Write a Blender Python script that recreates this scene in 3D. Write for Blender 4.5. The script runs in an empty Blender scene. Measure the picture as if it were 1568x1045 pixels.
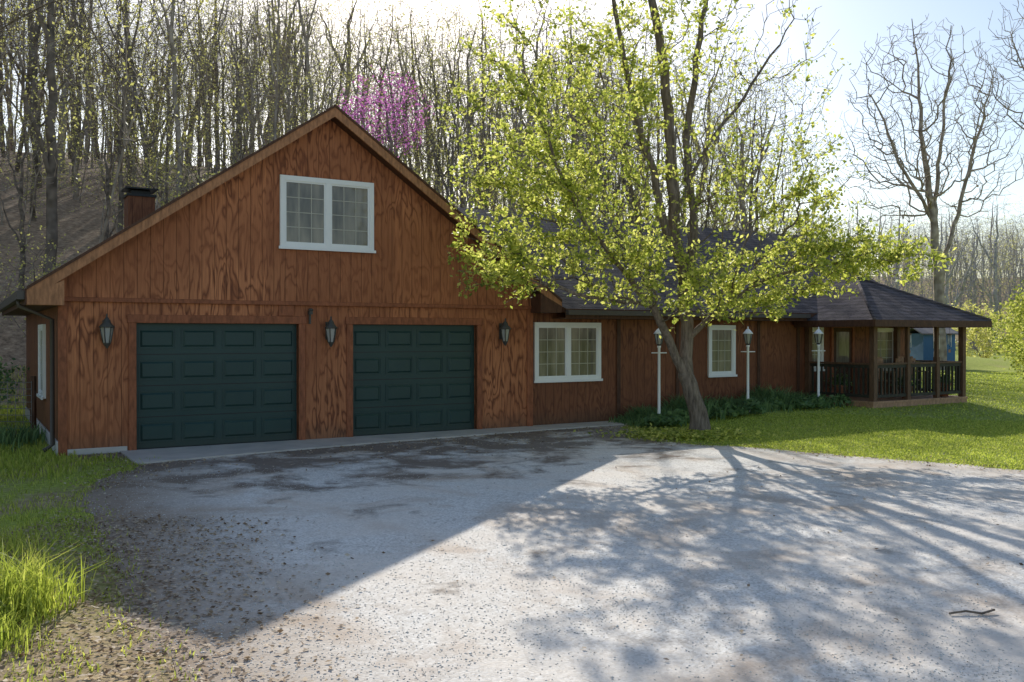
import bpy, math, random
import numpy as np
from mathutils import Matrix, Vector
random.seed(7); rng=np.random.default_rng(7)
S=bpy.context.scene
COL=S.collection
F=1400.0; HC=1.896
def P(u,v,d): return np.array([(u-784)/F*d, d, HC-(v-514)/F*d])
def G(u,v):
    d=F*HC/(v-514); return ((u-784)/F*d, d)
ANG=math.radians(31.1); CA,SA=math.cos(ANG),math.sin(ANG)
AX,AY=-6.13,14.91
def L2W(x,y): return AX+x*CA-y*SA, AY+x*SA+y*CA
def W2L(x,y):
    dx,dy=x-AX,y-AY
    return dx*CA+dy*SA, -dx*SA+dy*CA
def ss(t):
    t=np.clip(t,0,1); return t*t*(3-2*t)
def terr(x,y):
    x=np.asarray(x,float); y=np.asarray(y,float)
    lx,ly=W2L(x,y)
    z=.2*ss((lx-9.5)/4)*ss((ly+5.0)/3.5)
    t=np.maximum(0,ly-11.5)
    H=24.0
    h=H*(1-np.exp(-t*.5/H))*(1-ss((lx-18)/42))
    tl=np.maximum(0,(-lx-6)); h2=2.5*ss(tl/14)*ss((ly+2)/12)
    far=13*ss((y-95)/90)+ 10*ss((y-200)/150)
    bump=.25*np.sin(x*.21+1.3)*np.sin(y*.17)*ss(t/8)+.5*np.sin(x*.07)*ss((y-60)/60)
    return z+h+h2+far+bump
# ---------------------------------------------------------------- materials
class NT:
    def __init__(s,name,rough=.8,spec=.3):
        s.m=bpy.data.materials.new(name); s.m.use_nodes=True
        s.t=s.m.node_tree; s.b=s.t.nodes['Principled BSDF']; s.out=s.t.nodes['Material Output']
        s.b.inputs['Roughness'].default_value=rough
        s.b.inputs['Specular IOR Level'].default_value=spec
    def n(s,ty,ins=None,**kw):
        nd=s.t.nodes.new(ty)
        for k,v in kw.items(): setattr(nd,k,v)
        if ins:
            for k,v in ins.items(): s.set(nd,k,v)
        return nd
    def set(s,nd,k,v):
        sock=nd.inputs[k]
        if isinstance(v,bpy.types.NodeSocket): s.t.links.new(v,sock)
        else: sock.default_value=v
    def math(s,op,a,b=0.0,c=0.0):
        nd=s.n('ShaderNodeMath',operation=op); s.set(nd,0,a); s.set(nd,1,b)
        if c: s.set(nd,2,c)
        return nd.outputs[0]
    def mix(s,f,a,b,mode='MIX'):
        nd=s.n('ShaderNodeMix',data_type='RGBA',blend_type=mode)
        s.set(nd,0,f)
        s.set(nd,6,a if isinstance(a,bpy.types.NodeSocket) else (*a,1)); s.set(nd,7,b if isinstance(b,bpy.types.NodeSocket) else (*b,1))
        return nd.outputs[2]
    def obj(s): return s.n('ShaderNodeTexCoord').outputs['Object']
    def pos(s): return s.n('ShaderNodeNewGeometry').outputs['Position']
    def isl(s): return s.n('ShaderNodeNewGeometry').outputs['Random Per Island']
    def xyz(s,v):
        nd=s.n('ShaderNodeSeparateXYZ',{0:v}); return nd.outputs
    def comb(s,x,y,z): return s.n('ShaderNodeCombineXYZ',{0:x,1:y,2:z}).outputs[0]
    def noise(s,v,scale=5,detail=3,rough=.5,dist=0.0):
        nd=s.n('ShaderNodeTexNoise',{'Vector':v,'Scale':scale,'Detail':detail,'Roughness':rough,'Distortion':dist}); return nd.outputs[0]
    def vor(s,v,scale=5,feature='F1'):
        nd=s.n('ShaderNodeTexVoronoi',{'Vector':v,'Scale':scale},feature=feature); return nd
    def ramp(s,f,stops,interp='LINEAR'):
        nd=s.n('ShaderNodeValToRGB',{0:f}); cr=nd.color_ramp; cr.interpolation=interp
        while len(cr.elements)<len(stops): cr.elements.new(.5)
        for e,(p,c) in zip(cr.elements,stops):
            e.position=p; e.color=(*c,1) if len(c)==3 else c
        return nd.outputs[0]
    def map(s,f,a,b,c=0.0,d=1.0):
        nd=s.n('ShaderNodeMapRange',{0:f,1:a,2:b,3:c,4:d}); return nd.outputs[0]
    def col(s,c): s.set(s.b,'Base Color',c if isinstance(c,bpy.types.NodeSocket) else (*c,1))
    def bump(s,h,st=.5,dist=.02):
        nd=s.n('ShaderNodeBump',{'Height':h,'Strength':st,'Distance':dist}); s.t.links.new(nd.outputs[0],s.b.inputs['Normal'])
def flat(name,c,rough=.6,var=.15,scale=6,spec=.3,metal=0):
    m=NT(name,rough,spec); n=m.noise(m.obj(),scale,3)
    m.col(m.mix(n,tuple(x*(1-var) for x in c),tuple(min(1,x*(1+var)) for x in c)))
    m.b.inputs['Metallic'].default_value=metal
    return m.m
def siding(name,light,mid,dark,contrast=1.0):
    m=NT(name,.62,.25); o=m.obj(); x,y,z=m.xyz(o)
    h=m.math('ADD',x,y)
    sh=m.math('FLOOR',m.math('DIVIDE',m.math('ADD',h,.35),1.22))
    rs=m.n('ShaderNodeTexWhiteNoise',{'W':sh},noise_dimensions='1D').outputs[0]
    v=m.comb(m.math('MULTIPLY',h,2.9),m.math('MULTIPLY',rs,31.0),m.math('MULTIPLY',z,.75))
    n=m.noise(v,1.3,2.5,.5,.3)
    rings=m.math('PINGPONG',m.math('MULTIPLY',n,17.0),1.0)
    fine=m.noise(m.comb(m.math('MULTIPLY',h,55),0.0,m.math('MULTIPLY',z,2.2)),1.0,3,.6)
    big=m.noise(o,.7,3)
    c1=m.ramp(rings,[(0,dark),(.28,mid),(.6,light),(1,light)])
    c2=m.mix(m.map(m.noise(o,.45,2),.42,.62,.7,0),c1,mid)
    c3=m.mix(m.map(fine,.35,.75,0,.5),c2,dark)
    c3=m.mix(m.math('MULTIPLY',rs,.3),c3,dark)
    c3=m.mix(m.map(big,.4,.7,0,.3),c3,tuple(q*.6 for q in mid))
    g=m.math('PINGPONG',m.math('ADD',h,50.0),.102)
    gm=m.map(g,.001,.0065,1,0)
    c4=m.mix(m.math('MULTIPLY',gm,.78),c3,tuple(q*.3 for q in dark))
    gr=m.map(m.math('ADD',z,m.math('MULTIPLY',big,.3)),.1,.5,.6,0)
    c5=m.mix(gr,c4,(.10,.07,.045))
    m.col(c5)
    hh=m.math('SUBTRACT',m.math('MULTIPLY',fine,.3),m.math('MULTIPLY',gm,.8))
    m.bump(hh,.5,.01)
    return m.m
M={}
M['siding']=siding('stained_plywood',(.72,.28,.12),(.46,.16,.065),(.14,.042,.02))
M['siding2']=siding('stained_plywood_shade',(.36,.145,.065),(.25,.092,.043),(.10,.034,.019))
def trimwood(name,c):
    m=NT(name,.6,.25); x,y,z=m.xyz(m.obj()); 
    n=m.noise(m.comb(m.math('MULTIPLY',x,9),m.math('MULTIPLY',y,9),m.math('MULTIPLY',z,2.5)),2.5,4,.6)
    m.col(m.ramp(n,[(.3,tuple(q*.5 for q in c)),(.7,c)])); m.bump(n,.3,.01); return m.m
M['trim']=trimwood('brown_trim',(.40,.135,.06))
M['fascia']=trimwood('fascia_wood',(.54,.25,.12))
M['darkwood']=trimwood('dark_wood',(.13,.06,.035))
M['railwood']=trimwood('dark_rail_paint',(.065,.06,.045))
M['postwood']=trimwood('post_wood',(.20,.11,.065))
M['deck']=trimwood('deck_wood',(.60,.35,.21))
M['white']=flat('white_vinyl',(.88,.87,.84),.45,.04)
M['muntin']=flat('muntin_beige',(.55,.52,.43),.5,.05)
m=NT('window_glass',.06,.6); n=m.noise(m.comb(*[m.math('MULTIPLY',q,k) for q,k in zip(m.xyz(m.obj()),(5,5,.8))]),1.5,3)
m.col(m.ramp(n,[(.3,(.10,.088,.068)),(.7,(.29,.25,.19))])); M['glass']=m.m
m=NT('green_door_paint',.42,.35); n=m.noise(m.obj(),1.6,4); zz=m.xyz(m.obj())[2]
c=m.mix(n,(.017,.046,.041),(.028,.066,.058)); d=m.map(m.math('ADD',zz,m.math('MULTIPLY',m.noise(m.obj(),9,4),.25)),.1,.4,.5,0)
m.col(m.mix(d,c,(.07,.07,.055))); M['door']=m.m
m=NT('roof_shingles',.95,.1); x,y,z=m.xyz(m.obj()); v=m.comb(m.math('ADD',x,y),m.math('MULTIPLY',z,1.75),0.0)
br=m.n('ShaderNodeTexBrick',{'Vector':v,'Color1':(.085,.07,.072,1),'Color2':(.17,.14,.14,1),'Mortar':(.018,.015,.016,1),'Scale':1.0,'Mortar Size':.009,'Brick Width':.3,'Row Height':.14,'Bias':0.0})
m.col(m.mix(m.map(m.noise(m.obj(),1.1,3),.4,.75,0,.5),br.outputs[0],(.11,.095,.09)))
m.bump(m.math('SUBTRACT',m.noise(m.obj(),90,2),m.math('MULTIPLY',br.outputs[1],1.2)),.5,.015); M['shingle']=m.m
M['concrete']=flat('concrete',(.58,.53,.47),.85,.3,2.2)
M['black']=flat('black_metal',(.025,.025,.025),.45,.3)
M['bronze']=flat('verdigris_bronze',(.08,.075,.065),.5,.3,20,metal=.2)
m=NT('lantern_glass',.15,.5); m.col((.55,.54,.48)); m.b.inputs['Transmission Weight'].default_value=.35; M['lglass']=m.m
M['gutter']=flat('gutter_metal',(.10,.085,.075),.5,.15)
M['blue']=flat('blue_siding',(.07,.17,.34),.6,.1)
M['bluedark']=flat('grey_roof',(.14,.14,.15),.8,.1)
M['terracotta']=flat('terracotta',(.42,.17,.09),.8,.1)
M['wire']=flat('galvanised_wire',(.28,.27,.25),.5,.1)
# gravel
m=NT('gravel',.95,.05); p=m.pos(); px,py,pz=m.xyz(p)
v1=m.vor(p,52)
bw=m.n('ShaderNodeRGBToBW',{0:v1.outputs['Color']}).outputs[0]
gcol=m.ramp(bw,[(.15,(.62,.575,.515)),(.5,(.80,.755,.69)),(.85,(.93,.89,.83))])
dust=m.noise(p,.55,4,.6,.3)
c=m.mix(m.map(dust,.42,.66,0,.8),gcol,(.84,.74,.63))
fine=m.noise(p,9,4,.7); c=m.mix(m.map(fine,.4,.72,0,.28),c,(.55,.49,.42))
mud=m.noise(m.comb(m.math('ADD',px,17.0),py,3.0),.8,5,.65,.5); c=m.mix(m.map(mud,.50,.68,0,.7),c,(.52,.39,.285))
rad=m.math('SQRT',m.math('ADD',m.math('POWER',m.math('ADD',px,16.0),2.0),m.math('POWER',m.math('ADD',py,3.5),2.0)))
tk=m.math('PINGPONG',m.math('ADD',rad,m.math('MULTIPLY',dust,.35)),.85)
tm=m.math('MULTIPLY',m.map(tk,.62,.85,0,.4),m.map(m.noise(p,1.7,3,.6),.4,.6,0,1))
tm=m.math('MULTIPLY',tm,m.map(px,1.5,4,1,0)); c=m.mix(tm,c,(.66,.52,.40))
lx=m.math('ADD',m.math('MULTIPLY',m.math('ADD',px,-AX),CA),m.math('MULTIPLY',m.math('ADD',py,-AY),SA))
ly=m.math('ADD',m.math('MULTIPLY',m.math('ADD',px,-AX),-SA),m.math('MULTIPLY',m.math('ADD',py,-AY),CA))
near=m.map(ly,-6.8,-2.0,0,1)
pt=m.noise(p,1.0,6,.68,.4)
msk=m.map(m.math('ADD',pt,m.math('MULTIPLY',near,.23)),.58,.72,0,.85)
msk=m.math('MULTIPLY',msk,m.map(lx,8.5,11,1,.1))
c=m.mix(msk,c,(.19,.14,.105))
e=m.math('ADD',m.math('ADD',px,-.9),m.math('MULTIPLY',py,.5))
e=m.math('ADD',e,m.math('MULTIPLY',pt,2.0))
lft=m.map(e,.7,2.3,.88,0)
c=m.mix(lft,c,(.30,.225,.16))
m.col(c)
hgt=m.math('ADD',m.math('MULTIPLY',m.math('SUBTRACT',1.0,v1.outputs['Distance']),.5),m.math('MULTIPLY',fine,1.0)); m.bump(hgt,.35,.014); M['gravel']=m.m
m=NT('stone',.9,.2); m.col(m.ramp(m.isl(),[(0,(.60,.56,.51)),(.5,(.80,.76,.70)),(.85,(.93,.90,.84)),(1,(.66,.55,.45))])); M['stone']=m.m
# ground
m=NT('ground',.95,.1); p=m.pos(); px,py,pz=m.xyz(p)
n1=m.noise(p,.8,4,.6); n2=m.noise(p,14,3,.7)
grass=m.ramp(n2,[(.3,(.20,.23,.045)),(.55,(.36,.41,.08)),(.75,(.46,.48,.12))])
grass=m.mix(m.map(n1,.55,.75,0,.5),grass,(.38,.32,.16))
leaf=m.ramp(m.noise(p,5,4,.75),[(.3,(.18,.125,.085)),(.55,(.42,.30,.20)),(.75,(.62,.49,.34))])
ly=m.math('ADD',m.math('MULTIPLY',m.math('ADD',px,-AX),-SA),m.math('MULTIPLY',m.math('ADD',py,-AY),CA))
hill=m.map(m.math('ADD',ly,m.math('MULTIPLY',n1,3)),11,13.5,0,1)
lx=m.math('ADD',m.math('MULTIPLY',m.math('ADD',px,-AX),CA),m.math('MULTIPLY',m.math('ADD',py,-AY),SA))
hill=m.math('MULTIPLY',hill,m.map(lx,26,36,1,0))
farm=m.map(py,95,120,0,1)
hill=m.math('MAXIMUM',hill,farm)
lw=m.math('ADD',px,m.math('MULTIPLY',n1,2.5))
litter=m.math('MULTIPLY',m.map(py,5.5,9.5,1,0),m.map(lw,-4.0,-1.8,0,.85)); litter=m.math('MULTIPLY',litter,m.map(px,0,1,1,0))
litter=m.math('MAXIMUM',litter,m.math('MULTIPLY',m.map(px,-2.,-1.,1,0),m.map(n1,.45,.6,0,.7)))
c=m.mix(m.math('MAXIMUM',hill,litter),grass,leaf)
m.col(c); m.bump(n2,.6,.04); M['ground']=m.m
def leafmat(name,stops,trans=.5,rough=.5,val=1.7):
    m=NT(name,rough,.3); c=m.ramp(m.isl(),stops); m.col(c)
    tr=m.n('ShaderNodeBsdfTranslucent'); 
    hs=m.n('ShaderNodeHueSaturation',{'Saturation':1.05,'Value':val,'Color':c}); m.t.links.new(hs.outputs[0],tr.inputs[0])
    mx=m.n('ShaderNodeMixShader',{0:trans}); m.t.links.new(m.b.outputs[0],mx.inputs[1]); m.t.links.new(tr.outputs[0],mx.inputs[2]); m.t.links.new(mx.outputs[0],m.out.inputs[0])
    return m.m
M['leaf']=leafmat('spring_leaves',[(0,(.14,.18,.035)),(.5,(.36,.39,.08)),(1,(.56,.54,.17))],.6,.5,1.9)
M['leaf2']=leafmat('budding_leaves',[(0,(.36,.37,.11)),(1,(.62,.58,.22))],.5,.5,1.6)
M['flare_bloom']=leafmat('flare_pink_blossom',[(0,(.40,.12,.34)),(1,(.66,.28,.58))],.45,.6,1.5)  # pink-purple of the added tree, colour imitating lens flare
M['grass']=leafmat('grass_blades',[(0,(.20,.24,.04)),(.5,(.36,.42,.075)),(1,(.54,.54,.14))],.5)
M['bedleaf']=leafmat('bed_leaves',[(0,(.08,.15,.06)),(1,(.22,.32,.12))],.35)
M['deadleaf']=leafmat('dead_leaves',[(0,(.14,.09,.055)),(.5,(.38,.27,.17)),(1,(.70,.58,.43))],.2,.8,1.2)
def bark(name,a,b,simple=False):
    m=NT(name,.9,.15)
    if simple:
        m.col(m.ramp(m.noise(m.obj(),3,1),[(.3,a),(.7,b)])); return m.m
    x,y,z=m.xyz(m.obj())
    n=m.noise(m.comb(m.math('MULTIPLY',x,14),m.math('MULTIPLY',y,14),m.math('MULTIPLY',z,2.2)),1.6,5,.65)
    m.col(m.ramp(n,[(.3,a),(.7,b)])); m.bump(n,.8,.03); return m.m
M['bark']=bark('bark',(.085,.065,.05),(.31,.245,.19))
M['bark2']=bark('forest_bark',(.24,.19,.15),(.50,.42,.345),True)
M['barkd']=bark('forest_bark_dark',(.11,.088,.07),(.30,.24,.195),True)
M['hazebark']=bark('hazed_far_bark',(.28,.26,.27),(.48,.45,.46),True)  # pale bluish bark: haze of distance put into the colour
# ---------------------------------------------------------------- mesh helpers
def np_mesh(name,V,Fc,mats,midx=None,smooth=False):
    V=np.asarray(V,np.float32); Fc=np.asarray(Fc,np.int32); k=Fc.shape[1]
    me=bpy.data.meshes.new(name); me.vertices.add(len(V)); me.vertices.foreach_set('co',V.ravel())
    me.loops.add(Fc.size); me.loops.foreach_set('vertex_index',Fc.ravel())
    me.polygons.add(len(Fc)); me.polygons.foreach_set('loop_start',np.arange(0,Fc.size,k,dtype=np.int32))
    for mt in mats: me.materials.append(mt)
    if midx is not None: me.polygons.foreach_set('material_index',np.asarray(midx,np.int32))
    if smooth: me.polygons.foreach_set('use_smooth',np.ones(len(Fc),bool))
    me.update(calc_edges=True); return me
def obj(name,me,parent=None,loc=None):
    o=bpy.data.objects.new(name,me); COL.objects.link(o)
    if parent: o.parent=parent
    if loc is not None: o.location=loc
    return o
def empty(name,loc=(0,0,0),rot=0):
    o=bpy.data.objects.new(name,None); COL.objects.link(o); o.location=loc; o.rotation_euler=(0,0,rot); return o
class MB:
    def __init__(s,mats): s.v=[];s.f=[];s.mi=[];s.mats=mats;s.x=Matrix.Identity(4);s.sm=[]
    def add(s,vs,fs,mi=0,smooth=False):
        b=len(s.v); s.v+= [tuple(s.x@Vector(p)) for p in vs]
        for f in fs: s.f.append(tuple(b+i for i in f)); s.mi.append(mi); s.sm.append(smooth)
    def box(s,x0,x1,y0,y1,z0,z1,mi=0):
        s.add([(x0,y0,z0),(x1,y0,z0),(x1,y1,z0),(x0,y1,z0),(x0,y0,z1),(x1,y0,z1),(x1,y1,z1),(x0,y1,z1)],
              [(0,3,2,1),(4,5,6,7),(0,1,5,4),(1,2,6,5),(2,3,7,6),(3,0,4,7)],mi)
    def prism(s,poly,off,mi=0,mi_side=None):
        n=len(poly); q=[tuple(np.array(p)+np.array(off)) for p in poly]
        s.add(list(poly)+q,[tuple(range(n))],mi)
        b=len(s.v)-2*n
        def F_(t,m_): s.f.append(tuple(b+i for i in t)); s.mi.append(m_); s.sm.append(False)
        ms=mi if mi_side is None else mi_side
        F_(tuple(range(2*n-1,n-1,-1)),ms)
        for i in range(n):
            j=(i+1)%n; F_((i,i+n,j+n,j),ms)
    def lathe(s,prof,c=(0,0,0),n=12,mi=0,smooth=True):
        vs=[];fs=[]
        for r,z in prof:
            for k in range(n):
                a=2*math.pi*k/n; vs.append((c[0]+r*math.cos(a),c[1]+r*math.sin(a),c[2]+z))
        for i in range(len(prof)-1):
            for k in range(n):
                a=i*n+k;b=i*n+(k+1)%n; fs.append((a,b,b+n,a+n))
        fs.append(tuple(range(n-1,-1,-1))); fs.append(tuple((len(prof)-1)*n+k for k in range(n)))
        s.add(vs,fs,mi,smooth)
    def tube(s,pts,r,n=8,mi=0):
        pts=[Vector(p) for p in pts]; vs=[];fs=[]
        for i,p in enumerate(pts):
            d=(pts[min(i+1,len(pts)-1)]-pts[max(i-1,0)]).normalized()
            a=d.cross(Vector((.31,.93,.17))).normalized(); b=d.cross(a)
            for k in range(n):
                t=2*math.pi*k/n; vs.append(tuple(p+r*(math.cos(t)*a+math.sin(t)*b)))
        for i in range(len(pts)-1):
            for k in range(n):
                q=i*n+k;w=i*n+(k+1)%n; fs.append((q,w,w+n,q+n))
        fs.append(tuple(range(n))); fs.append(tuple((len(pts)-1)*n+k for k in range(n-1,-1,-1)))
        s.add(vs,fs,mi,True)
    def make(s,name,parent=None,loc=None,bevel=0):
        me=bpy.data.meshes.new(name); me.from_pydata(s.v,[],s.f)
        for mt in s.mats: me.materials.append(mt)
        me.polygons.foreach_set('material_index',s.mi); me.polygons.foreach_set('use_smooth',s.sm)
        me.update()
        import bmesh
        bm=bmesh.new(); bm.from_mesh(me); bmesh.ops.recalc_face_normals(bm,faces=bm.faces); bm.to_mesh(me); bm.free()
        o=obj(name,me,parent,loc)
        if bevel:
            md=o.modifiers.new('bevel','BEVEL'); md.width=bevel; md.segments=1; md.limit_method='ANGLE'
        return o
# ---------------------------------------------------------------- ground
def axis(lo,hi,f0,f1,fine,coarse):
    a=[]; x=lo
    while x<hi:
        a.append(x)
        d=0 if f0<=x<=f1 else min(abs(x-f0),abs(x-f1))
        x+=fine+ d*coarse
    a.append(hi); return np.array(a)
xs=axis(-420,480,-30,30,.6,.06); ys=axis(-120,900,-5,60,.6,.05)
X,Y=np.meshgrid(xs,ys); Z=terr(X,Y)
V=np.stack([X.ravel(),Y.ravel(),Z.ravel()],1); nx=len(xs)
I,J=np.meshgrid(np.arange(nx-1),np.arange(len(ys)-1)); a=(J*nx+I).ravel()
obj('ground',np_mesh('ground',V,np.stack([a,a+1,a+nx+1,a+nx],1),[M['ground']],smooth=True))
edge=[(-5.3,14.3)]+[G(u,v) for u,v in [(150,735),(128,765),(150,810),(172,850),(185,905),(195,960),(285,1045)]]+[(-1.5,3.4),(-1.6,1),(-4,-8),(-8,-30),(40,-30),(40,-2),(22,5),(12,9.6)]+[G(u,v) for u,v in [(1568,722),(1420,708),(1300,700),(1200,690),(1110,684),(1060,682),(1000,672),(950,655)]]
edge+= [L2W(10.6,.05),L2W(7.7,.05),L2W(7.6,.03),L2W(-.9,.03),L2W(-.9,-.6)]
def rough_poly(pts,step=.2,amp=.07,skip=()):
    out=[]
    for i in range(len(pts)):
        p=np.array(pts[i]);q=np.array(pts[(i+1)%len(pts)]); L=np.linalg.norm(q-p); n=max(1,int(L/step)) if L<12 else 3
        nn=np.array([-(q-p)[1],(q-p)[0]])/max(L,1e-6)
        for k in range(n):
            w=p+(q-p)*k/n; out.append(w+nn*rng.normal()*amp*(0 if i in skip else 1))
    return out
rp=rough_poly(edge,skip=range(len(edge)-6,len(edge)))
me=bpy.data.meshes.new('gravel_driveway'); me.from_pydata([(p[0],p[1],.005) for p in rp],[],[tuple(range(len(rp)))]); me.materials.append(M['gravel']); me.update()
if me.polygons[0].normal.z<0: me.flip_normals()
obj('gravel_driveway',me)
EP=np.array([(p[0],p[1]) for p in edge])
def inside(x,y,poly=EP):
    c=np.zeros(len(x),bool); n=len(poly); j=n-1
    for i in range(n):
        xi,yi=poly[i]; xj,yj=poly[j]
        k=((yi>y)!=(yj>y))&(x<(xj-xi)*(y-yi)/(yj-yi+1e-12)+xi); c^=k; j=i
    return c
def inhouse(x,y,m=0.0):
    lx,ly=W2L(x,y)
    g=(lx>-1.15-m)&(lx<20.1+m)&(ly>-.02-m)&(ly<8.6+m)
    p=(lx>15.8-m)&(lx<19.6+m)&(ly>-2-m)&(ly<1)
    return g|p
def stones(n,ymin,ymax,smin,smax):
    t=rng.random(n); y=ymin*(ymax/ymin)**t; x=(rng.random(n)*1.3-.65)*y
    ok=inside(x,y)&(rng.random(n)<.25+1.2*(np.sin(x*1.3+np.sin(y*1.7))*np.sin(y*.9+x*.6)>-.2)); x=x[ok];y=y[ok]; n=len(x)
    base=np.array([(1,0,0),(-1,0,0),(0,1,0),(0,-1,0),(0,0,1),(0,0,-1)],float)
    tri=np.array([(0,2,4),(2,1,4),(1,3,4),(3,0,4),(2,0,5),(1,2,5),(3,1,5),(0,3,5)])
    s=rng.uniform(smin,smax,(n,1,1))**1.0*rng.uniform(.6,1.4,(n,1,3))*np.array([1,1,.5])
    a=rng.random(n)*6.28; v=base[None]*s+rng.normal(size=(n,6,3))*s*.22
    vx=v[...,0]*np.cos(a)[:,None]-v[...,1]*np.sin(a)[:,None]; vy=v[...,0]*np.sin(a)[:,None]+v[...,1]*np.cos(a)[:,None]
    V=np.stack([vx+x[:,None],vy+y[:,None],v[...,2]+.007],2).reshape(-1,3)
    Fc=(tri[None]+np.arange(n)[:,None,None]*6).reshape(-1,3); return V,Fc
V1,F1=stones(34000,3.6,13,.0035,.008); V2,F2=stones(700,3.6,17,.008,.014)
obj('gravel_stones',np_mesh('gravel_stones',np.vstack([V1,V2]),np.vstack([F1,F2+len(V1)]),[M['stone']]))
def leafquads(C,size,up=0.0,aspect=.55,droop=None):
    n=len(C); a=rng.normal(size=(n,3)); a[:,2]*=(1-up); a/=np.linalg.norm(a,axis=1)[:,None]
    b=rng.normal(size=(n,3)); b[:,2]*=(1-up); b-=a*(a*b).sum(1)[:,None]; b/=np.linalg.norm(b,axis=1)[:,None]
    s=(size*rng.uniform(.6,1.35,n))[:,None]
    nrm=np.cross(a,b)*s*.12
    V=np.stack([C-a*s,C+b*s*aspect+nrm,C+a*s,C-b*s*aspect+nrm],1).reshape(-1,3)
    Fc=np.arange(4*n).reshape(-1,4); return V,Fc
def ground_pts(xmin,xmax,ymin,ymax,n): return rng.uniform(xmin,xmax,n),rng.uniform(ymin,ymax,n)
x,y=ground_pts(-4.8,-.9,3.8,9.5,12000); k=(x<-1.2-.33*(y-4.5)+rng.normal(size=len(x))*.4); x=x[k];y=y[k]
lx=rng.uniform(-1,9,3600); ly=-.05-np.abs(rng.normal(size=3600))*1.5; wx,wy=L2W(lx,ly)
ex=rng.integers(0,len(rp),9000); ep=np.array(rp)[ex]+rng.normal(size=(9000,2))*.24
x3,y3=ground_pts(-3,9,4,15,380)
x=np.concatenate([x,wx,ep[:,0],x3]);y=np.concatenate([y,wy,ep[:,1],y3]); k=(y>3)&~inhouse(x,y); x=x[k];y=y[k]
V,Fc=leafquads(np.stack([x,y,terr(x,y)+.018],1),.020,.88)
obj('fallen_leaves',np_mesh('fallen_leaves',V,Fc,[M['deadleaf']]))
def blades(x,y,h,w,lean=.35,z=None):
    n=len(x); z=terr(x,y) if z is None else z
    a=rng.random(n)*6.28; dx,dy=np.cos(a)*w/2,np.sin(a)*w/2
    b=rng.random(n)*6.28; l=h*lean*rng.random(n); ox,oy=np.cos(b)*l,np.sin(b)*l
    z0=z-.005
    V=np.stack([np.stack([x-dx,y-dy,z0],1),np.stack([x+dx,y+dy,z0],1),
      np.stack([x+dx*.8+ox*.35,y+dy*.8+oy*.35,z0+h*.6],1),np.stack([x-dx*.8+ox*.35,y-dy*.8+oy*.35,z0+h*.6],1),
      np.stack([x+ox,y+oy,z0+h*(1-.3*lean*rng.random(n))],1)],1).reshape(-1,3)
    return V,None,None
def grass_obj(name,parts,mat):
    Vs=[];Fs=[];b=0
    for V,_,_ in parts:
        n=len(V)//5; tip=V.reshape(n,5,3)[:,4].copy(); tip2=tip+np.array([.0015,0,0])
        V6=np.concatenate([V.reshape(n,5,3),tip2[:,None]],1).reshape(-1,3)
        q=np.arange(n)[:,None]*6
        Fs.append(np.vstack([q+np.array([[0,1,2,3]]),q+np.array([[3,2,5,4]])])+b); Vs.append(V6); b+=len(V6)
    return obj(name,np_mesh(name,np.vstack(Vs),np.vstack(Fs),[mat]))
parts=[]
def region(n,x0,x1,y0,y1,test=None,**kw):
    x,y=ground_pts(x0,x1,y0,y1,n); k=~inside(x,y)&~inhouse(x,y,.05)
    lx,ly=W2L(x,y); k&=~((lx>-.3)&(lx<10.2)&(ly>-1.2)&(ly<0))
    if test is not None: k&=test(x,y)
    x=x[k];y=y[k]; n=len(x)
    h=rng.uniform(kw['h0'],kw['h1'],n); parts.append(blades(x,y,h,kw['w']*rng.uniform(.7,1.3,n),kw.get('lean',.6)))
region(100000,3,15,12,20,h0=.02,h1=.05,w=.016,lean=1.0)
region(60000,6,32,17,42,h0=.03,h1=.06,w=.035,lean=1.0)
patch=lambda x,y:(np.sin(x*2.1+np.sin(y*1.3)*1.5)*np.sin(y*1.9+x*.7))*.5+.5
region(60000,-10,-2,4,16,lambda x,y:rng.random(len(x))<np.clip((-x-2.0-.25*(16-y)*.5+np.sin(y*3)*.2)*.55+(y>7)*.25,0,.8)*(.25+.9*patch(x,y)),h0=.02,h1=.085,w=.010,lean=.9)
region(2500,-4,-1.5,3.8,6,lambda x,y:patch(x*1.7,y*1.7)>.62,h0=.02,h1=.07,w=.009,lean=.9)
region(25000,-14,-6,12,26,h0=.05,h1=.16,w=.02)
ex=rng.integers(0,len(rp),7000); ep=np.array(rp)[ex]+rng.normal(size=(7000,2))*.12; k=(ep[:,1]>4)&(ep[:,1]<18)&~inhouse(ep[:,0],ep[:,1],.05)
l_,m_=W2L(ep[:,0],ep[:,1]); k&=~((l_>-.2)&(m_>-2.2)&(l_<10)); ep=ep[k]
parts.append(blades(ep[:,0],ep[:,1],rng.uniform(.02,.06,len(ep)),np.full(len(ep),.010),.8,np.full(len(ep),.0)))
grass_obj('lawn_grass',parts,M['grass'])
def clump(name,cx,cy,rx,ry,n,h0,h1,w,mat,lean=.7):
    r=np.clip(rng.normal(size=(n,2)),-2.2,2.2)*np.array([rx,ry])*.5; x=cx+r[:,0];y=cy+r[:,1]
    h=rng.uniform(h0,h1,n)*(1-.22*np.linalg.norm(r/np.array([rx,ry]),axis=1)); return grass_obj(name,[blades(x,y,h,w*rng.uniform(.7,1.3,n),lean)],mat)
clump('tall_grass_clump',-3.42,6.2,.34,.40,750,.2,.62,.011,M['grass'],1.1)
clump('tall_grass_clump',-3.2,5.55,.30,.3,350,.1,.30,.010,M['grass'],1.1)
clump('tall_grass_clump',-4.6,7.8,.6,.7,500,.12,.28,.011,M['grass'],1.0)
clump('iris_plants',-8.7,15.6,.6,.9,420,.2,.5,.028,M['bedleaf'],.6)
pl=[]
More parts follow.
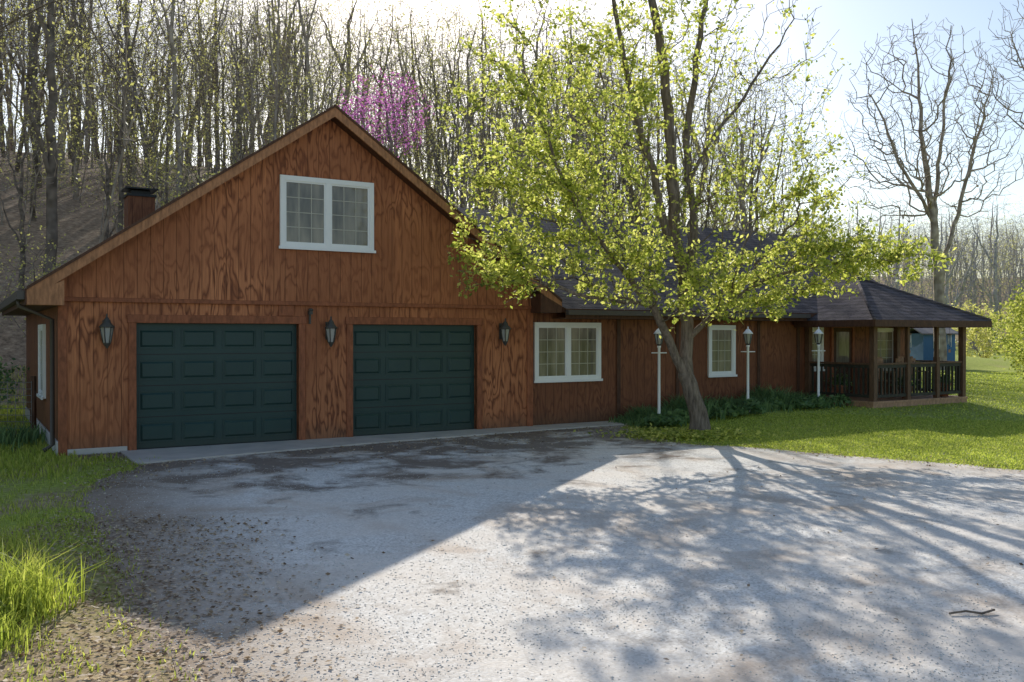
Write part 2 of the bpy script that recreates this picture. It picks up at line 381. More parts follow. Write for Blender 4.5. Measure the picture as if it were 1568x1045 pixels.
n=7000; lx=rng.uniform(9.6,15.6,n)+rng.normal(size=n)*.1; cl=np.sin(lx*5.1)+np.sin(lx*2.3+1)
ly=-.15-np.abs(rng.normal(size=n))*.55; k=(ly>-1.7); lx=lx[k];ly=ly[k];cl=cl[k]
x,y=L2W(lx,ly); pl.append(blades(x,y,rng.uniform(.15,.40,len(x))*(1+.3*cl),np.full(len(x),.03),.9))
grass_obj('flower_bed_plants',pl,M['bedleaf'])
# hostas: broad leaf rosettes along the bed edge
hc=[];
for q in np.arange(9.7,15.7,.42):
    n_=130; r=rng.random(n_)**.5*.3; a=rng.random(n_)*6.28
    wx,wy=L2W(q+r*np.cos(a)+rng.normal()*.06,-1.25+.3*math.sin(q*3)+r*np.sin(a)); hc.append(np.stack([wx,wy,terr(wx,wy)+.05+.2*(1-r/.34)+rng.random(n_)*.06],1))
V,Fc=leafquads(np.vstack(hc),.075,.55,.6); obj('hosta_plants',np_mesh('hosta_plants',V,Fc,[M['bedleaf']]))
tx,ty=3.45,17.0
x=tx+rng.normal(size=2600)*.55-.25; y=ty+rng.normal(size=2600)*.35-.1
V,Fc=leafquads(np.stack([x,y,terr(x,y)+rng.uniform(.02,.14,len(x))],1),.04,.5); obj('ground_cover_plants',np_mesh('ground_cover_plants',V,Fc,[M['leaf']]))
# ---------------------------------------------------------------- house
H=empty('wooden_house',(AX,AY,0),ANG)
RZ,RXC,SL=5.98,3.25,.693
x0g,x1g=-1.13,7.63
def roofz(x): return RZ-SL*abs(x-RXC)
b=MB([M['siding'],M['siding2'],M['trim']])
for xa,xb in((x0g,-.0),(2.71,3.73),(6.34,x1g)): b.box(xa,xb,0,.15,0,2.10)
b.box(x0g,x1g,0,.15,2.10,2.50)
b.prism([(x0g,-.035,2.46),(x1g,-.035,2.46),(x1g,-.035,roofz(x1g)-.14),(RXC,-.035,RZ-.14),(x0g,-.035,roofz(x0g)-.14)],(0,.16,0),0)
b.make('garage_front_wall',H)
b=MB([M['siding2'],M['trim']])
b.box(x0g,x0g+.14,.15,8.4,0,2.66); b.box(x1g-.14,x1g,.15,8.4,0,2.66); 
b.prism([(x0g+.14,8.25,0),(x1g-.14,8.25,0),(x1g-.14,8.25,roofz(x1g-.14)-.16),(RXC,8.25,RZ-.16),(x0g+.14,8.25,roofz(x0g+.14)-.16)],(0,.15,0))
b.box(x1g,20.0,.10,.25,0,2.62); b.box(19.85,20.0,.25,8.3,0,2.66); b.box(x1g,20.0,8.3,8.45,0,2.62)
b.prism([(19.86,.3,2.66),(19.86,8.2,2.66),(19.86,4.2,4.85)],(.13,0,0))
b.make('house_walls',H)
b=MB([M['trim'],M['fascia'],M['darkwood'],M['concrete'],M['gutter']])
b.box(x0g-.02,x0g+.11,-.032,.0,0,2.455,0); b.box(x1g-.12,x1g+.02,-.032,.0,.0,2.455,0); b.box(x1g+.0,x1g+.02,0,.1,0,2.45,0)
b.box(x0g-.015,x1g+.015,-.062,-.035,2.43,2.50,0)
for xa,xb in((0,2.71),(3.73,6.34)):
    b.box(xa-.12,xa,-.03,.12,0,2.10,0); b.box(xb,xb+.12,-.03,.12,0,2.10,0); b.box(xa-.14,xb+.14,-.033,.12,2.10,2.235,0)
b.box(2.35,2.62,-.03,-.0,2.24,2.43,0)
for q in(9.9,11.6,14.2,15.6): b.box(q,q+.10,.07,.10,.0,2.4,2)
b.box(x0g-.03,x0g-.0,.0,8.4,0,.22,3); b.box(x0g,-.14,-.02,0,.0,.10,3)
b.make('trim_boards',H,bevel=.006)
b=MB([M['shingle'],M['fascia'],M['darkwood'],M['gutter']])
eL,eR=-1.60,8.10; zl=roofz(eL); zr=roofz(eR); T=.10
b.prism([(eL,-.38,zl),(RXC,-.38,RZ),(RXC,8.6,RZ),(eL,8.6,zl)],(0,0,-T),0,2)
b.prism([(RXC,-.38,RZ),(eR,-.38,zr),(eR,8.6,zr),(RXC,8.6,RZ)],(0,0,-T),0,2)
for xa,za,xb,zb in((eL,zl,RXC,RZ),(RXC,RZ,eR,zr)):
    b.prism([(xa,-.41,za-.02),(xb,-.41,zb-.02),(xb,-.41,zb-.20),(xa,-.41,za-.20)],(0,.035,0),1)
    b.prism([(xa,-.43,za+.015),(xb,-.43,zb+.015),(xb,-.43,zb-.035),(xa,-.43,za-.035)],(0,.06,0),2)
    b.prism([(xa,-.37,za-.12),(xb,-.37,zb-.12),(xb,-.0,zb-.12),(xa,-.0,za-.12)],(0,0,-.02),2)
for s,e,w in((1,eL,x0g),(-1,eR,x1g)):
    a_,c_=min(e,w),max(e,w)
    if s==1: pl_=[(a_,-.412,2.36),(c_+.04,-.412,2.36),(c_+.04,-.412,roofz(c_)-.2),(a_,-.412,roofz(a_)-.12)]
    else: pl_=[(a_-.04,-.412,2.36),(c_,-.412,2.36),(c_,-.412,roofz(c_)-.12),(a_-.04,-.412,roofz(a_)-.2)]
    b.prism(pl_,(0,.40,0),1 if s==1 else 2)
    b.box(a_,c_,-.0,8.5,2.36,2.39,2)
    xx=e-.02 if s==1 else e
    b.box(xx,xx+.02,-.40,8.6,2.36,roofz(e)-.02,2)
b.box(eL-.13,eL-.025,-.36,8.6,2.44,2.57,3)
b.make('garage_roof',H)
b=MB([M['gutter']]); b.tube([(eL-.08,.2,2.45),(eL-.08,.2,2.36),(x0g-.07,.35,2.15),(x0g-.07,.35,.15),(x0g-.2,.35,.06)],.035,8); b.make('downspout',H)
b=MB([M['shingle'],M['darkwood'],M['gutter']])
WZ,EZ=5.07,2.45; wy0,wy1=-.40,8.8
def vx(z): return RXC+(RZ-z)/SL-.12
b.prism([(vx(EZ),wy0,EZ),(20.4,wy0,EZ),(20.4,4.2,WZ),(vx(WZ),4.2,WZ)],(0,0,-.1),0,1)
b.prism([(vx(EZ),wy1,EZ),(20.4,wy1,EZ),(20.4,4.2,WZ),(vx(WZ),4.2,WZ)],(0,0,-.1),0,1)
b.box(8.2,15.4,wy0-.02,wy0,EZ-.2,EZ-.01,1); b.box(8.2,15.4,wy0,.1,EZ-.2,EZ-.18,1)
b.box(8.2,15.4,wy0-.12,wy0-.02,EZ-.13,EZ-.03,2)
b.prism([(20.38,wy0,EZ-.02),(20.38,4.2,WZ-.02),(20.38,4.2,WZ-.22),(20.38,wy0,EZ-.22)],(.04,0,0),1)
b.lathe([(.045,0),(.045,.45)],(12.2,3.0,4.35),10,2)
b.make('wing_roof',H)
def gdoor(xa,xb):
    b=MB([M['door'],M['black']]); z1=2.10; y=.11
    b.box(xa,xb,y,y+.04,0.03,z1)
    ns=4; sh=(z1-.03)/ns
    for r in range(ns):
        za=.03+r*sh
        if r>0: b.box(xa,xb,y-.005,y+.001,za-.006,za+.006,1)
        nc=4; cw=(xb-xa)/nc
        for c_ in range(nc):
            X0=xa+c_*cw+.06; X1=xa+(c_+1)*cw-.06; Z0=za+sh*.2; Z1=za+sh*.8; g=.03
            b.box(X0-.012,X1+.012,y-.010,y-.0005,Z1,Z1+.012); b.box(X0-.012,X1+.012,y-.010,y-.0005,Z0-.012,Z0)
            b.box(X0-.012,X0,y-.010,y-.0005,Z0,Z1); b.box(X1,X1+.012,y-.010,y-.0005,Z0,Z1)
            b.add([(X0+.02,y-.001,Z0+.02),(X1-.02,y-.001,Z0+.02),(X1-.02,y-.001,Z1-.02),(X0+.02,y-.001,Z1-.02),(X0+.02+g,y-.022,Z0+.02+g),(X1-.02-g,y-.022,Z0+.02+g),(X1-.02-g,y-.022,Z1-.02-g),(X0+.02+g,y-.022,Z1-.02-g)],
              [(4,5,6,7),(0,1,5,4),(1,2,6,5),(2,3,7,6),(3,0,4,7)],0)
    b.box(xa,xb,y-.01,y+.03,0.0,.035,1)
    b.make('garage_door',H)
gdoor(0,2.71); gdoor(3.73,6.34)
def window(xa,xb,z0,z1,y,sash=2,cols=3,rows=4,name='window',xf=None,fw=.085):
    b=MB([M['white'],M['glass'],M['muntin']])
    if xf is not None: b.x=xf
    pr=.05
    b.box(xa,xa+fw,y-pr,y,z0,z1); b.box(xb-fw,xb,y-pr,y,z0,z1)
    b.box(xa+fw,xb-fw,y-pr,y,z1-fw,z1); b.box(xa+fw,xb-fw,y-pr,y,z0,z0+fw)
    b.box(xa-.03,xb+.03,y-pr-.025,y-pr-.001,z0-.02,z0+.03)
    w=(xb-xa-2*fw); mm=.09 if sash==2 else 0
    sw=(w-mm*(sash-1))/sash
    for s_ in range(sash):
        a_=xa+fw+s_*(sw+mm); c_=a_+sw
        if s_>0: b.box(a_-mm,a_,y-pr+.004,y,z0+fw,z1-fw)
        t=.03
        b.box(a_,a_+t,y-.032,y,z0+fw,z1-fw); b.box(c_-t,c_,y-.032,y,z0+fw,z1-fw); b.box(a_+t,c_-t,y-.032,y,z0+fw,z0+fw+t); b.box(a_+t,c_-t,y-.032,y,z1-fw-t,z1-fw)
        ga,gc,gz0,gz1=a_+t,c_-t,z0+fw+t,z1-fw-t
        b.box(ga,gc,y-.012,y-.002,gz0,gz1,1)
        for k in range(1,cols): q=ga+(gc-ga)*k/cols; b.box(q-.006,q+.006,y-.018,y-.0125,gz0,gz1,2)
        for k in range(1,rows): q=gz0+(gz1-gz0)*k/rows; b.box(ga,gc,y-.0195,y-.0185,q-.006,q+.006,2)
    b.make(name,H)
window(2.36,4.12,3.44,4.72,-.036)
window(7.74,9.45,.93,2.17,.099)
window(12.59,13.45,.93,2.14,.099,1)
window(15.95,16.55,1.0,2.1,.099,1,2,3)
window(18.5,19.45,.95,2.1,.099,1)
xf=Matrix(((0,1,0,x0g),(-1,0,0,0),(0,0,1,0),(0,0,0,1)))
window(-3.8,-2.6,.75,2.1,.0,1,xf=xf)
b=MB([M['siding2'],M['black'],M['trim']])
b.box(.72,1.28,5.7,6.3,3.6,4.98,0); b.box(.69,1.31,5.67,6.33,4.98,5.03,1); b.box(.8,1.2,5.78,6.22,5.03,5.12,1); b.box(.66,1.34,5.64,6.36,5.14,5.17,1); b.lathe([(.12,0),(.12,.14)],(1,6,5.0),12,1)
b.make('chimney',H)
b=MB([M['deck'],M['darkwood'],M['trim'],M['shingle'],M['white'],M['glass'],M['railwood'],M['postwood']])
DZ=.34
b.box(15.85,19.55,-1.98,.1,DZ-.05,DZ,0); b.box(15.87,19.53,-1.96,-1.93,DZ-.24,DZ-.05,0); b.box(15.87,15.90,-1.93,.1,DZ-.24,DZ-.05,0); b.box(19.5,19.53,-1.93,.1,DZ-.24,DZ-.05,0)
PT=2.26
for px_,py_ in((15.95,-1.9),(19.42,-1.9),(19.42,0.0),(15.95,0.02)): b.box(px_-.065,px_+.065,py_-.065,py_+.065,DZ,PT-.14,7)
for px_ in(17.21,18.36): b.box(px_-.04,px_+.04,-1.94,-1.86,DZ+1.02,PT-.14,7)
b.box(15.85,19.5,-1.97,-1.85,PT-.14,PT+.01,1); b.box(15.86,15.98,-1.85,.08,PT-.14,PT+.01,1); b.box(19.38,19.49,-1.85,.08,PT-.14,PT+.01,1)
def rail(xa,ya,xb,yb,n):
    L=math.hypot(xb-xa,yb-ya); dx,dy=(xb-xa)/L,(yb-ya)/L
    old=b.x; b.x=Matrix(((dx,-dy,0,xa),(dy,dx,0,ya),(0,0,1,DZ),(0,0,0,1)))
    b.box(0,L,-.045,.045,.86,.90,7); b.box(0,L,-.02,.02,.78,.855,6); b.box(0,L,-.02,.02,.08,.15,6)
    for i in range(n):
        q=(i+.5)*L/n; b.box(q-.018,q+.018,-.018,.018,.15,.78,6)
    b.x=old
rail(16.02,-1.9,17.15,-1.9,8); rail(17.27,-1.9,18.3,-1.9,8); rail(18.42,-1.9,19.35,-1.9,7); rail(15.95,-1.83,15.95,-.05,13)
rail(19.42,-1.83,19.42,-.07,13)
for q in(17.21,18.36): b.box(q-.055,q+.055,-1.955,-1.845,DZ,DZ+1.02,7)
x0,x1,y0_,ax_,ay_,az_,ez_=15.42,19.98,-2.33,17.7,-.02,3.42,2.26
b.prism([(x0,y0_,ez_),(x1,y0_,ez_),(ax_,ay_,az_)],(0,0,-.07),3,1)
b.prism([(x0,3.0,ez_),(x0,y0_,ez_),(ax_,ay_,az_),(ax_,3.0,az_)],(0,0,-.07),3,1)
b.prism([(x1,y0_,ez_),(x1,3.0,ez_),(ax_,3.0,az_),(ax_,ay_,az_)],(0,0,-.07),3,1)
b.box(x0,x1,y0_-.02,y0_,ez_-.16,ez_-.005,1); b.box(x0-.02,x0,y0_,.0,ez_-.16,ez_-.005,1); b.box(x1,x1+.02,y0_,2.9,ez_-.16,ez_-.005,1)
b.box(x0+.001,x1-.001,y0_+.001,.099,ez_-.12,ez_-.1,2)
b.tube([(x0,y0_,ez_+.01),(ax_,ay_,az_+.01)],.04,6,3); b.tube([(x1,y0_,ez_+.01),(ax_,ay_,az_+.01)],.04,6,3)
b.box(16.85,16.93,.05,.1,DZ,DZ+2.0-.14,2); b.box(17.67,17.75,.05,.1,DZ,DZ+2.0-.14,2); b.box(16.93,17.67,.05,.1,DZ+1.76,DZ+1.86,2)
b.box(16.93,17.67,.075,.1,DZ,DZ+1.76,1); b.box(17.05,17.55,.066,.074,DZ+.85,DZ+1.65,5); b.box(17.05,17.55,.06,.075,DZ+.2,DZ+.7,1)
b.make('porch',H)
def chair(lx,ly,rot):
    b=MB([M['deck']])
    for sx in(-.27,.27):
        b.box(sx-.025,sx+.025,-.28,-.23,0,.6); b.box(sx-.025,sx+.025,.2,.25,0,.95); b.box(sx-.04,sx+.04,-.3,.28,.6,.63)
    for k in range(6): b.box(-.245,.245,-.27+k*.085,-.20+k*.085,.38,.40)
    for k in range(5): b.box(-.22+k*.095,-.15+k*.095,.21,.235,.42,1.0)
    b.box(-.25,.25,.19,.208,.88,.95)
    x,y=L2W(lx,ly); o=b.make('porch_chair',None,(x,y,DZ)); o.rotation_euler=(0,0,ANG+rot)
chair(18.0,-.75,.3); chair(18.9,-.8,-.3)
def planter(lx,ly,z,r=.15):
    b=MB([M['terracotta'],M['bark']]); b.lathe([(r*.65,0),(r,.26*r/.15),(r*1.1,.27*r/.15),(r*1.1,.31*r/.15),(r*.9,.31*r/.15),(r*.9,.28*r/.15)],(0,0,0),14)
    x,y=L2W(lx,ly); E=empty('potted_plant',(x,y,z)); o=b.make('pot',E)
    c=rng.normal(size=(420,3))*np.array([.11,.11,.09])+np.array([0,0,.4]); V,Fc=leafquads(c,.035,.2); obj('leaves',np_mesh('pot_leaves',V,Fc,[M['bedleaf']]),E)
planter(16.5,-.5,DZ); planter(17.6,-1.6,DZ); planter(19.1,-1.6,DZ,.17)
ap=[(-.25,-.0),(10.2,.07),(10.5,-.6),(7,-.75),(4,-1.0),(1.5,-1.35),(-.25,-1.65)]
me=bpy.data.meshes.new('concrete_apron'); me.from_pydata([(x,y,z) for z in(.0,.03) for x,y in ap],[],[tuple(range(7,14))]+[(i,(i+1)%7,7+(i+1)%7,7+i) for i in range(7)]); me.materials.append(M['concrete'])
o=obj('concrete_apron',me,None,(AX,AY,0)); o.rotation_euler=(0,0,ANG)
def wall_lantern(lx,lz,ly=-.03):
    b=MB([M['bronze'],M['lglass']])
    b.box(-.045,.045,-.02,0,-.16,.16,0); b.lathe([(.0,-.0),(.05,.02),(.0,.04)],(0,-.02,.0),10,0)
    b.tube([(0,-.02,.05),(0,-.08,.16),(0,-.16,.2),(0,-.2,.17)],.012,8,0)
    b.tube([(0,-.02,-.10),(0,-.08,-.22),(0,-.13,-.26),(0,-.17,-.2)],.010,8,0)
    c=(0,-.17,-.13)
    b.lathe([(.012,-.16),(.03,-.13),(.055,-.09),(.06,-.07)],c,6,0,False)
    b.lathe([(.055,-.07),(.095,.17)],c,6,1,False)
    for k in range(6):
        a=2*math.pi*k/6; b.tube([(c[0]+.058*math.cos(a),c[1]+.058*math.sin(a),c[2]-.07),(c[0]+.099*math.cos(a),c[1]+.099*math.sin(a),c[2]+.17)],.009,5,0)
    b.lathe([(.115,.17),(.12,.185),(.06,.25),(.055,.28),(.03,.32),(.012,.34),(.016,.37),(.0,.4)],c,12,0)
    x,y=L2W(lx,ly); o=b.make('wall_lantern',None,(x,y,lz)); o.rotation_euler=(0,0,ANG)
x_=lambda u:((u-784)/F*14.91+6.13)/(CA-SA*(u-784)/F)
for u in(161,501,766): wall_lantern(x_(u),1.98)
b=MB([M['bronze']]); b.box(-.03,.03,-.1,0,-.03,.03); b.box(-.015,.015,-.05,0,-.2,-.03); b.lathe([(.04,0),(.05,.03),(.02,.05)],(0,-.08,.03),8)
x,y=L2W(2.90,-.03); o=b.make('motion_sensor',None,(x,y,2.3)); o.rotation_euler=(0,0,ANG)
def lamp_post(lx,ly):
    x,y=L2W(lx,ly); z=float(terr(x,y)); hh=2.05-z
    b=MB([M['white'],M['black'],M['lglass']])
    b.lathe([(.055,0),(.055,.05),(.032,.08),(.028,hh-.42),(.04,hh-.40),(.04,hh-.37)],(0,0,0),12,0)
    b.tube([(-.16,0,hh-.52),(.16,0,hh-.52)],.012,6,0)
    b.lathe([(.03,hh-.37),(.05,hh-.34)],(0,0,0),6,1,False)
    b.lathe([(.055,hh-.34),(.095,hh-.12)],(0,0,0),6,2,False)
    for k in range(6):
        a=2*math.pi*k/6; b.tube([(.057*math.cos(a),.057*math.sin(a),hh-.34),(.097*math.cos(a),.097*math.sin(a),hh-.12)],.008,5,1)
    b.lathe([(.12,hh-.12),(.10,hh-.09),(.04,hh-.02),(.012,hh),(.018,hh+.03),(0,hh+.05)],(0,0,0),12,0)
    b.make('lamp_post',None,(x,y,z))
for q in(10.1,12.68,15.0): lamp_post(q,-1.1)
def chime(lx,ly,l):
    b=MB([M['white'],M['deck'],M['black']]); b.tube([(0,0,0),(0,0,-.2)],.003,4,2); b.lathe([(.05,-.22),(.05,-.2)],(0,0,0),10,1)
    for k in range(5):
        a=k*1.256; b.tube([(.04*math.cos(a),.04*math.sin(a),-.24),(.04*math.cos(a),.04*math.sin(a),-.24-l+.03*k)],.008,6,0)
    b.tube([(0,0,-.2),(0,0,-.3-l)],.003,4,2); b.box(-.03,.03,-.003,.003,-.38-l,-.3-l,1)
    x,y=L2W(lx,ly); b.make('wind_chime',None,(x,y,2.14))
for q in((17.5,-1.75,.3),(18.7,-1.7,.35),(19.2,-1.7,.3),(16.2,-1.7,.28)): chime(*q)
b=MB([M['blue'],M['bluedark'],M['white'],M['glass']]); b.box(-.8,.8,0,2.0,0,1.6,0); b.prism([(-.95,-.2,1.6),(.95,-.2,1.6),(.95,1.0,1.95),(-.95,1.0,1.95)],(0,0,-.06),1); b.prism([(-.95,2.2,1.6),(.95,2.2,1.6),(.95,1.0,1.95),(-.95,1.0,1.95)],(0,0,-.06),1)
b.box(-.3,.2,-.03,0,.85,1.35,2); b.box(-.25,.15,-.04,-.03,.9,1.3,3)
o=b.make('blue_shed',None,(21.5,46,float(terr(21.5,46))))
b=MB([M['bark']]); b.tube([(0,0,.02),(.12,.02,.03),(.22,.0,.02),(.33,.05,.03)],.008,6); gx,gy=G(1455,945); b.make('fallen_stick',None,(gx,gy,0))
# wire fence running off the garage's left side
b=MB([M['darkwood'],M['wire']])
pa=np.array([-8.75,16.7]); pb=np.array([-14.0,17.5])
for k in (0,.16,.4,.7,1):
    q=pa+(pb-pa)*k; z=float(terr(q[0],q[1])); b.box(q[0]-.04,q[0]+.04,q[1]-.04,q[1]+.04,z-.1,z+1.15,0)
za,zb=float(terr(*pa)),float(terr(*pb))
for k in range(9): b.tube([(pa[0],pa[1]-.05,za+.08+k*.12),(pb[0],pb[1]-.05,zb+.08+k*.12)],.006,4,1)
for k in range(34):
    q=pa+(pb-pa)*k/33; z=za+(zb-za)*k/33; b.tube([(q[0],q[1]-.056,z+.06),(q[0],q[1]-.056,z+1.06)],.005,4,1)
b.make('wire_fence')
# ---------------------------------------------------------------- trees
class Tree:
    def __init__(s,cap=60000):
        s.p=np.zeros((cap,3)); s.par=np.full(cap,-1); s.pl=np.zeros(cap); s.mr=np.zeros(cap); s.n=0
    def node(s,p,par,mr=0):
        i=s.n; s.p[i]=p; s.par[i]=par; s.mr[i]=mr
        if par>=0: s.pl[i]=s.pl[par]+np.linalg.norm(s.p[i]-s.p[par])
        s.n+=1; return i
    def stem(s,pts,rads,par=-1,seg=.3,jit=.03):
        pts=[np.array(q,float) for q in pts]
        if par<0: par=s.node(pts[0],-1,rads[0])
        ids=[par]
        for a in range(len(pts)-1):
            L=np.linalg.norm(pts[a+1]-pts[a]); n=max(1,int(L/seg))
            for k in range(1,n+1):
                q=pts[a]+(pts[a+1]-pts[a])*k/n+rng.normal(size=3)*jit*(k<n)
                par=s.node(q,par,rads[a]+(rads[a+1]-rads[a])*k/n)
            ids.append(par)
        return ids
    def grow(s,T,bf=.5,seg=.3,jit=.05,lift=.12,minp=0.0,up=.6):
        ends=[]
        for t in T:
            P_=s.p[:s.n]; d=np.linalg.norm(P_-t,axis=1)
            cost=d+bf*s.pl[:s.n]+up*np.maximum(0,P_[:,2]-t[2]+.15*d)+ (s.pl[:s.n]<minp)*100
            i=int(np.argmin(cost)); p0=s.p[i].copy(); D=d[i]; n=max(1,int(math.ceil(D/seg))); par=i
            side=rng.normal(size=3)*.07*D
            for k in range(1,n+1):
                f=k/n; q=p0+(t-p0)*f; q=q+(side+np.array([0,0,-lift*D]))*math.sin(math.pi*f)+rng.normal(size=3)*jit*seg*(k<n)
                par=s.node(q,par)
            ends.append(par)
        return ends
    def radii(s,r0=.005,p=2.4):
        n=s.n; acc=np.zeros(n); ch=np.zeros(n,int); main=np.full(n,-1); r=np.zeros(n)
        for i in range(n-1,-1,-1):
            if ch[i]==0: acc[i]=r0**p
            q=s.par[i]
            r[i]=max(acc[i]**(1/p),s.mr[i])
            if q>=0:
                acc[q]+=acc[i]; ch[q]+=1
                if main[q]<0 or r[main[q]]<r[i]: main[q]=i
        s.r=r; s.ch=ch; s.main=main; return r
    def mesh(s):
        n=s.n; par=s.par[:n]; P_=s.p[:n]; r=s.r; idx=np.nonzero(par>=0)[0]
        dr=np.zeros((n,3)); dr[idx]=P_[idx]-P_[par[idx]]; L=np.linalg.norm(dr,axis=1); L[L==0]=1; dr/=L[:,None]
        root=np.nonzero(par<0)[0]; dr[root]=(0,0,1)
        tan=dr.copy(); hm=s.main>=0; tan[hm]+=dr[s.main[hm]]; tan/=np.linalg.norm(tan,axis=1)[:,None]
        Vs=[];Fs=[];base=0
        ismain=np.zeros(n,bool); ismain[s.main[hm]]=True
        for lo,hi,k in((.05,9,9),(.018,.05,5),(0,.018,3)):
            g=idx[(r[idx]>=lo)&(r[idx]<hi)]
            if len(g)==0: continue
            pg=par[g]; mn=ismain[g]
            t0=np.where(mn[:,None],tan[pg],dr[g]); t1=tan[g]
            r0=np.where(mn,r[pg],np.minimum(r[g]*1.25,r[pg])); r1=r[g]
            ref=np.array([.83,.31,.11]); 
            ang=np.arange(k)*2*math.pi/k
            def ring(c,t,rr):
                a=np.cross(t,ref); a/=np.linalg.norm(a,axis=1)[:,None]+1e-9; b_=np.cross(t,a)
                return c[:,None]+rr[:,None,None]*(np.cos(ang)[None,:,None]*a[:,None]+np.sin(ang)[None,:,None]*b_[:,None])
            R0=ring(P_[pg],t0,r0); R1=ring(P_[g],t1,r1)
            V=np.concatenate([R0,R1],1); m_=len(g); q=np.arange(m_)[:,None]*2*k
            kk=np.arange(k); k2=(kk+1)%k
            f=np.stack([q+kk,q+k2,q+k2+k,q+kk+k],2).reshape(-1,4)
            Vs.append(V.reshape(-1,3)); Fs.append(f+base); base+=V.shape[0]*V.shape[1]
        return np.vstack(Vs),np.vstack(Fs)
def ell(c,r,n,pw=2.6):
    v=rng.normal(size=(n,3)); v/=np.linalg.norm(v,axis=1)[:,None]; v*=rng.random((n,1))**(1/pw); return np.array(c)+v*np.array(r)
T=Tree(90000)
gz=float(terr(*P(1070,668,17.2)[:2]))
root=P(1073,672,17.2); root[2]=gz-.1
trunk=T.stem([root,P(1071,645,17.2),P(1063,615,17.2),P(1050,575,17.2)],[.25,.185,.16,.15],seg=.15,jit=.01)
A=T.stem([P(1050,575,17.2),P(1024,520,17.0),P(1000,470,16.8),P(960,420,16.4),P(900,350,15.9),P(850,250,15.6),P(820,150,15.5)],[.085,.08,.07,.05,.04,.03,.015],trunk[-1])
A2=T.stem([P(1000,470,16.8),P(950,462,16.3),P(880,450,15.8),P(800,425,15.3)],[.04,.035,.025,.012],A[2])
B=T.stem([P(1050,575,17.2),P(1052,520,17.3),P(1048,440,17.3),P(1032,330,17.3),P(1024,200,17.3),P(1012,80,17.2),P(990,-60,17),P(965,-200,17)],[.13,.12,.115,.11,.10,.085,.065,.03],trunk[-1])
C1=T.stem([P(1048,440,17.3),P(1018,350,17.0),P(988,230,16.8),P(955,90,16.6),P(925,-60,16.5)],[.085,.075,.065,.05,.03],B[2])
D1=T.stem([P(1048,440,17.3),P(1062,350,17.4),P(1050,220,17.6),P(1072,60,17.6),P(1100,-110,17.8)],[.085,.08,.07,.055,.03],B[2])
E1=T.stem([P(1052,520,17.3),P(1090,485,17.1),P(1150,440,16.9),P(1230,412,16.7),P(1340,398,16.5)],[.06,.05,.035,.025,.012],B[1])
E2=T.stem([P(1032,330,17.3),P(1080,230,17.5),P(1150,130,17.7),P(1215,30,17.8)],[.05,.04,.028,.015],B[3])
G1=T.stem([P(1024,520,17.0),P(1000,470,17.4),P(985,380,18.2),P(960,250,18.8),P(930,120,19.2)],[.06,.055,.045,.03,.015],A[1])
blobs=[((850,330,16),(1.9,1.5,1.4),270,1.0),((840,190,16),(2.2,1.6,1.6),280,.95),((900,50,16.5),(2.6,1.9,1.7),230,.8),((1000,-110,17),(3.0,2.2,1.8),110,.6),
 ((985,410,16.2),(1.9,1.0,.8),140,1.0),((1190,420,16.7),(1.9,1.2,.6),170,1.0),((1330,385,16.5),(1.5,.9,.6),160,1.0),((1180,270,17.2),(1.8,1.7,1.2),170,.6),
 ((765,395,15.5),(.95,.8,.9),100,1.0),((1150,80,17.6),(1.9,1.8,1.9),160,.3),((940,220,18.6),(2.0,1.4,2.2),60,.7),((1070,300,17),(1.4,1.6,1.6),90,.6),((1110,470,16.6),(1.2,1.2,.35),50,.9),((1030,180,16.6),(1.3,1.2,2.4),80,.45),((1230,340,17),(1.2,1.1,.9),80,.8)]
TT=[];LF=[]
for c_,r_,n_,lf in blobs:
    q=ell(P(*c_),r_,n_); TT.append(q); LF+= [lf]*n_
TT=np.vstack(TT); LF=np.array(LF)
k=TT[:,2]>2.2; TT=TT[k];LF=LF[k]
o_=np.argsort(np.linalg.norm(TT-P(1045,450,17.2),axis=1)*rng.uniform(.75,1.25,len(TT))); TT=TT[o_];LF=LF[o_]
ends=T.grow(TT,bf=.42,seg=.22,jit=.16,lift=.05,minp=1.7,up=.5)
T.radii(.0045,2.35); V,Fc=T.mesh()
tree=empty('leafy_tree',(0,0,0))
obj('trunk_and_branches',np_mesh('trunk_and_branches',V,Fc,[M['bark']],smooth=True),tree)
LC=[]
for e,lf in zip(ends,LF):
    if rng.random()>lf+.1: continue
    i=e; st=0
    n_l=int((21 if lf>.6 else 13)*rng.uniform(.1,2.0))
    chain=[]
    while i>=0 and st<4 and T.r[i]<.014: chain.append(i); i=T.par[i]; st+=1
    if not chain or n_l<1: continue
    cc=rng.choice(chain,n_l,p=None); LC.append(T.p[cc]+rng.normal(size=(n_l,3))*np.array([.065,.065,.055]))
LC=np.vstack(LC); V,Fc=leafquads(LC,.042,.1,.6)
obj('leaves',np_mesh('leaves',V,Fc,[M['leaf']]),tree)
print('main leaves',len(LC),'nodes',T.n)
def bare_tree(name,base,stems,crown,n,r0,mat,seg=.5,bf=.45,leaf=None,up=.9,minp=3):
    T=Tree(30000); ids=T.stem(stems[0][0],stems[0][1],seg=.5,jit=.04)
    for s_ in stems[1:]: T.stem(s_[0],s_[1],ids[s_[2]],seg=.5,jit=.05)
    q=np.vstack([ell(c,r,int(n*w),3.2) for c,r,w in crown]); q=q[np.argsort(np.linalg.norm(q-q.mean(0)*[1,1,.6],axis=1)*rng.uniform(.7,1.3,len(q)))]
    ends=T.grow(q,bf=bf,seg=seg,jit=.16,lift=.08,minp=minp,up=up); T.radii(r0,2.5); V,Fc=T.mesh(); return T,ends,V,Fc
d=45; b0=P(1440,500,d); b0[2]=float(terr(b0[0],b0[1]))-.1
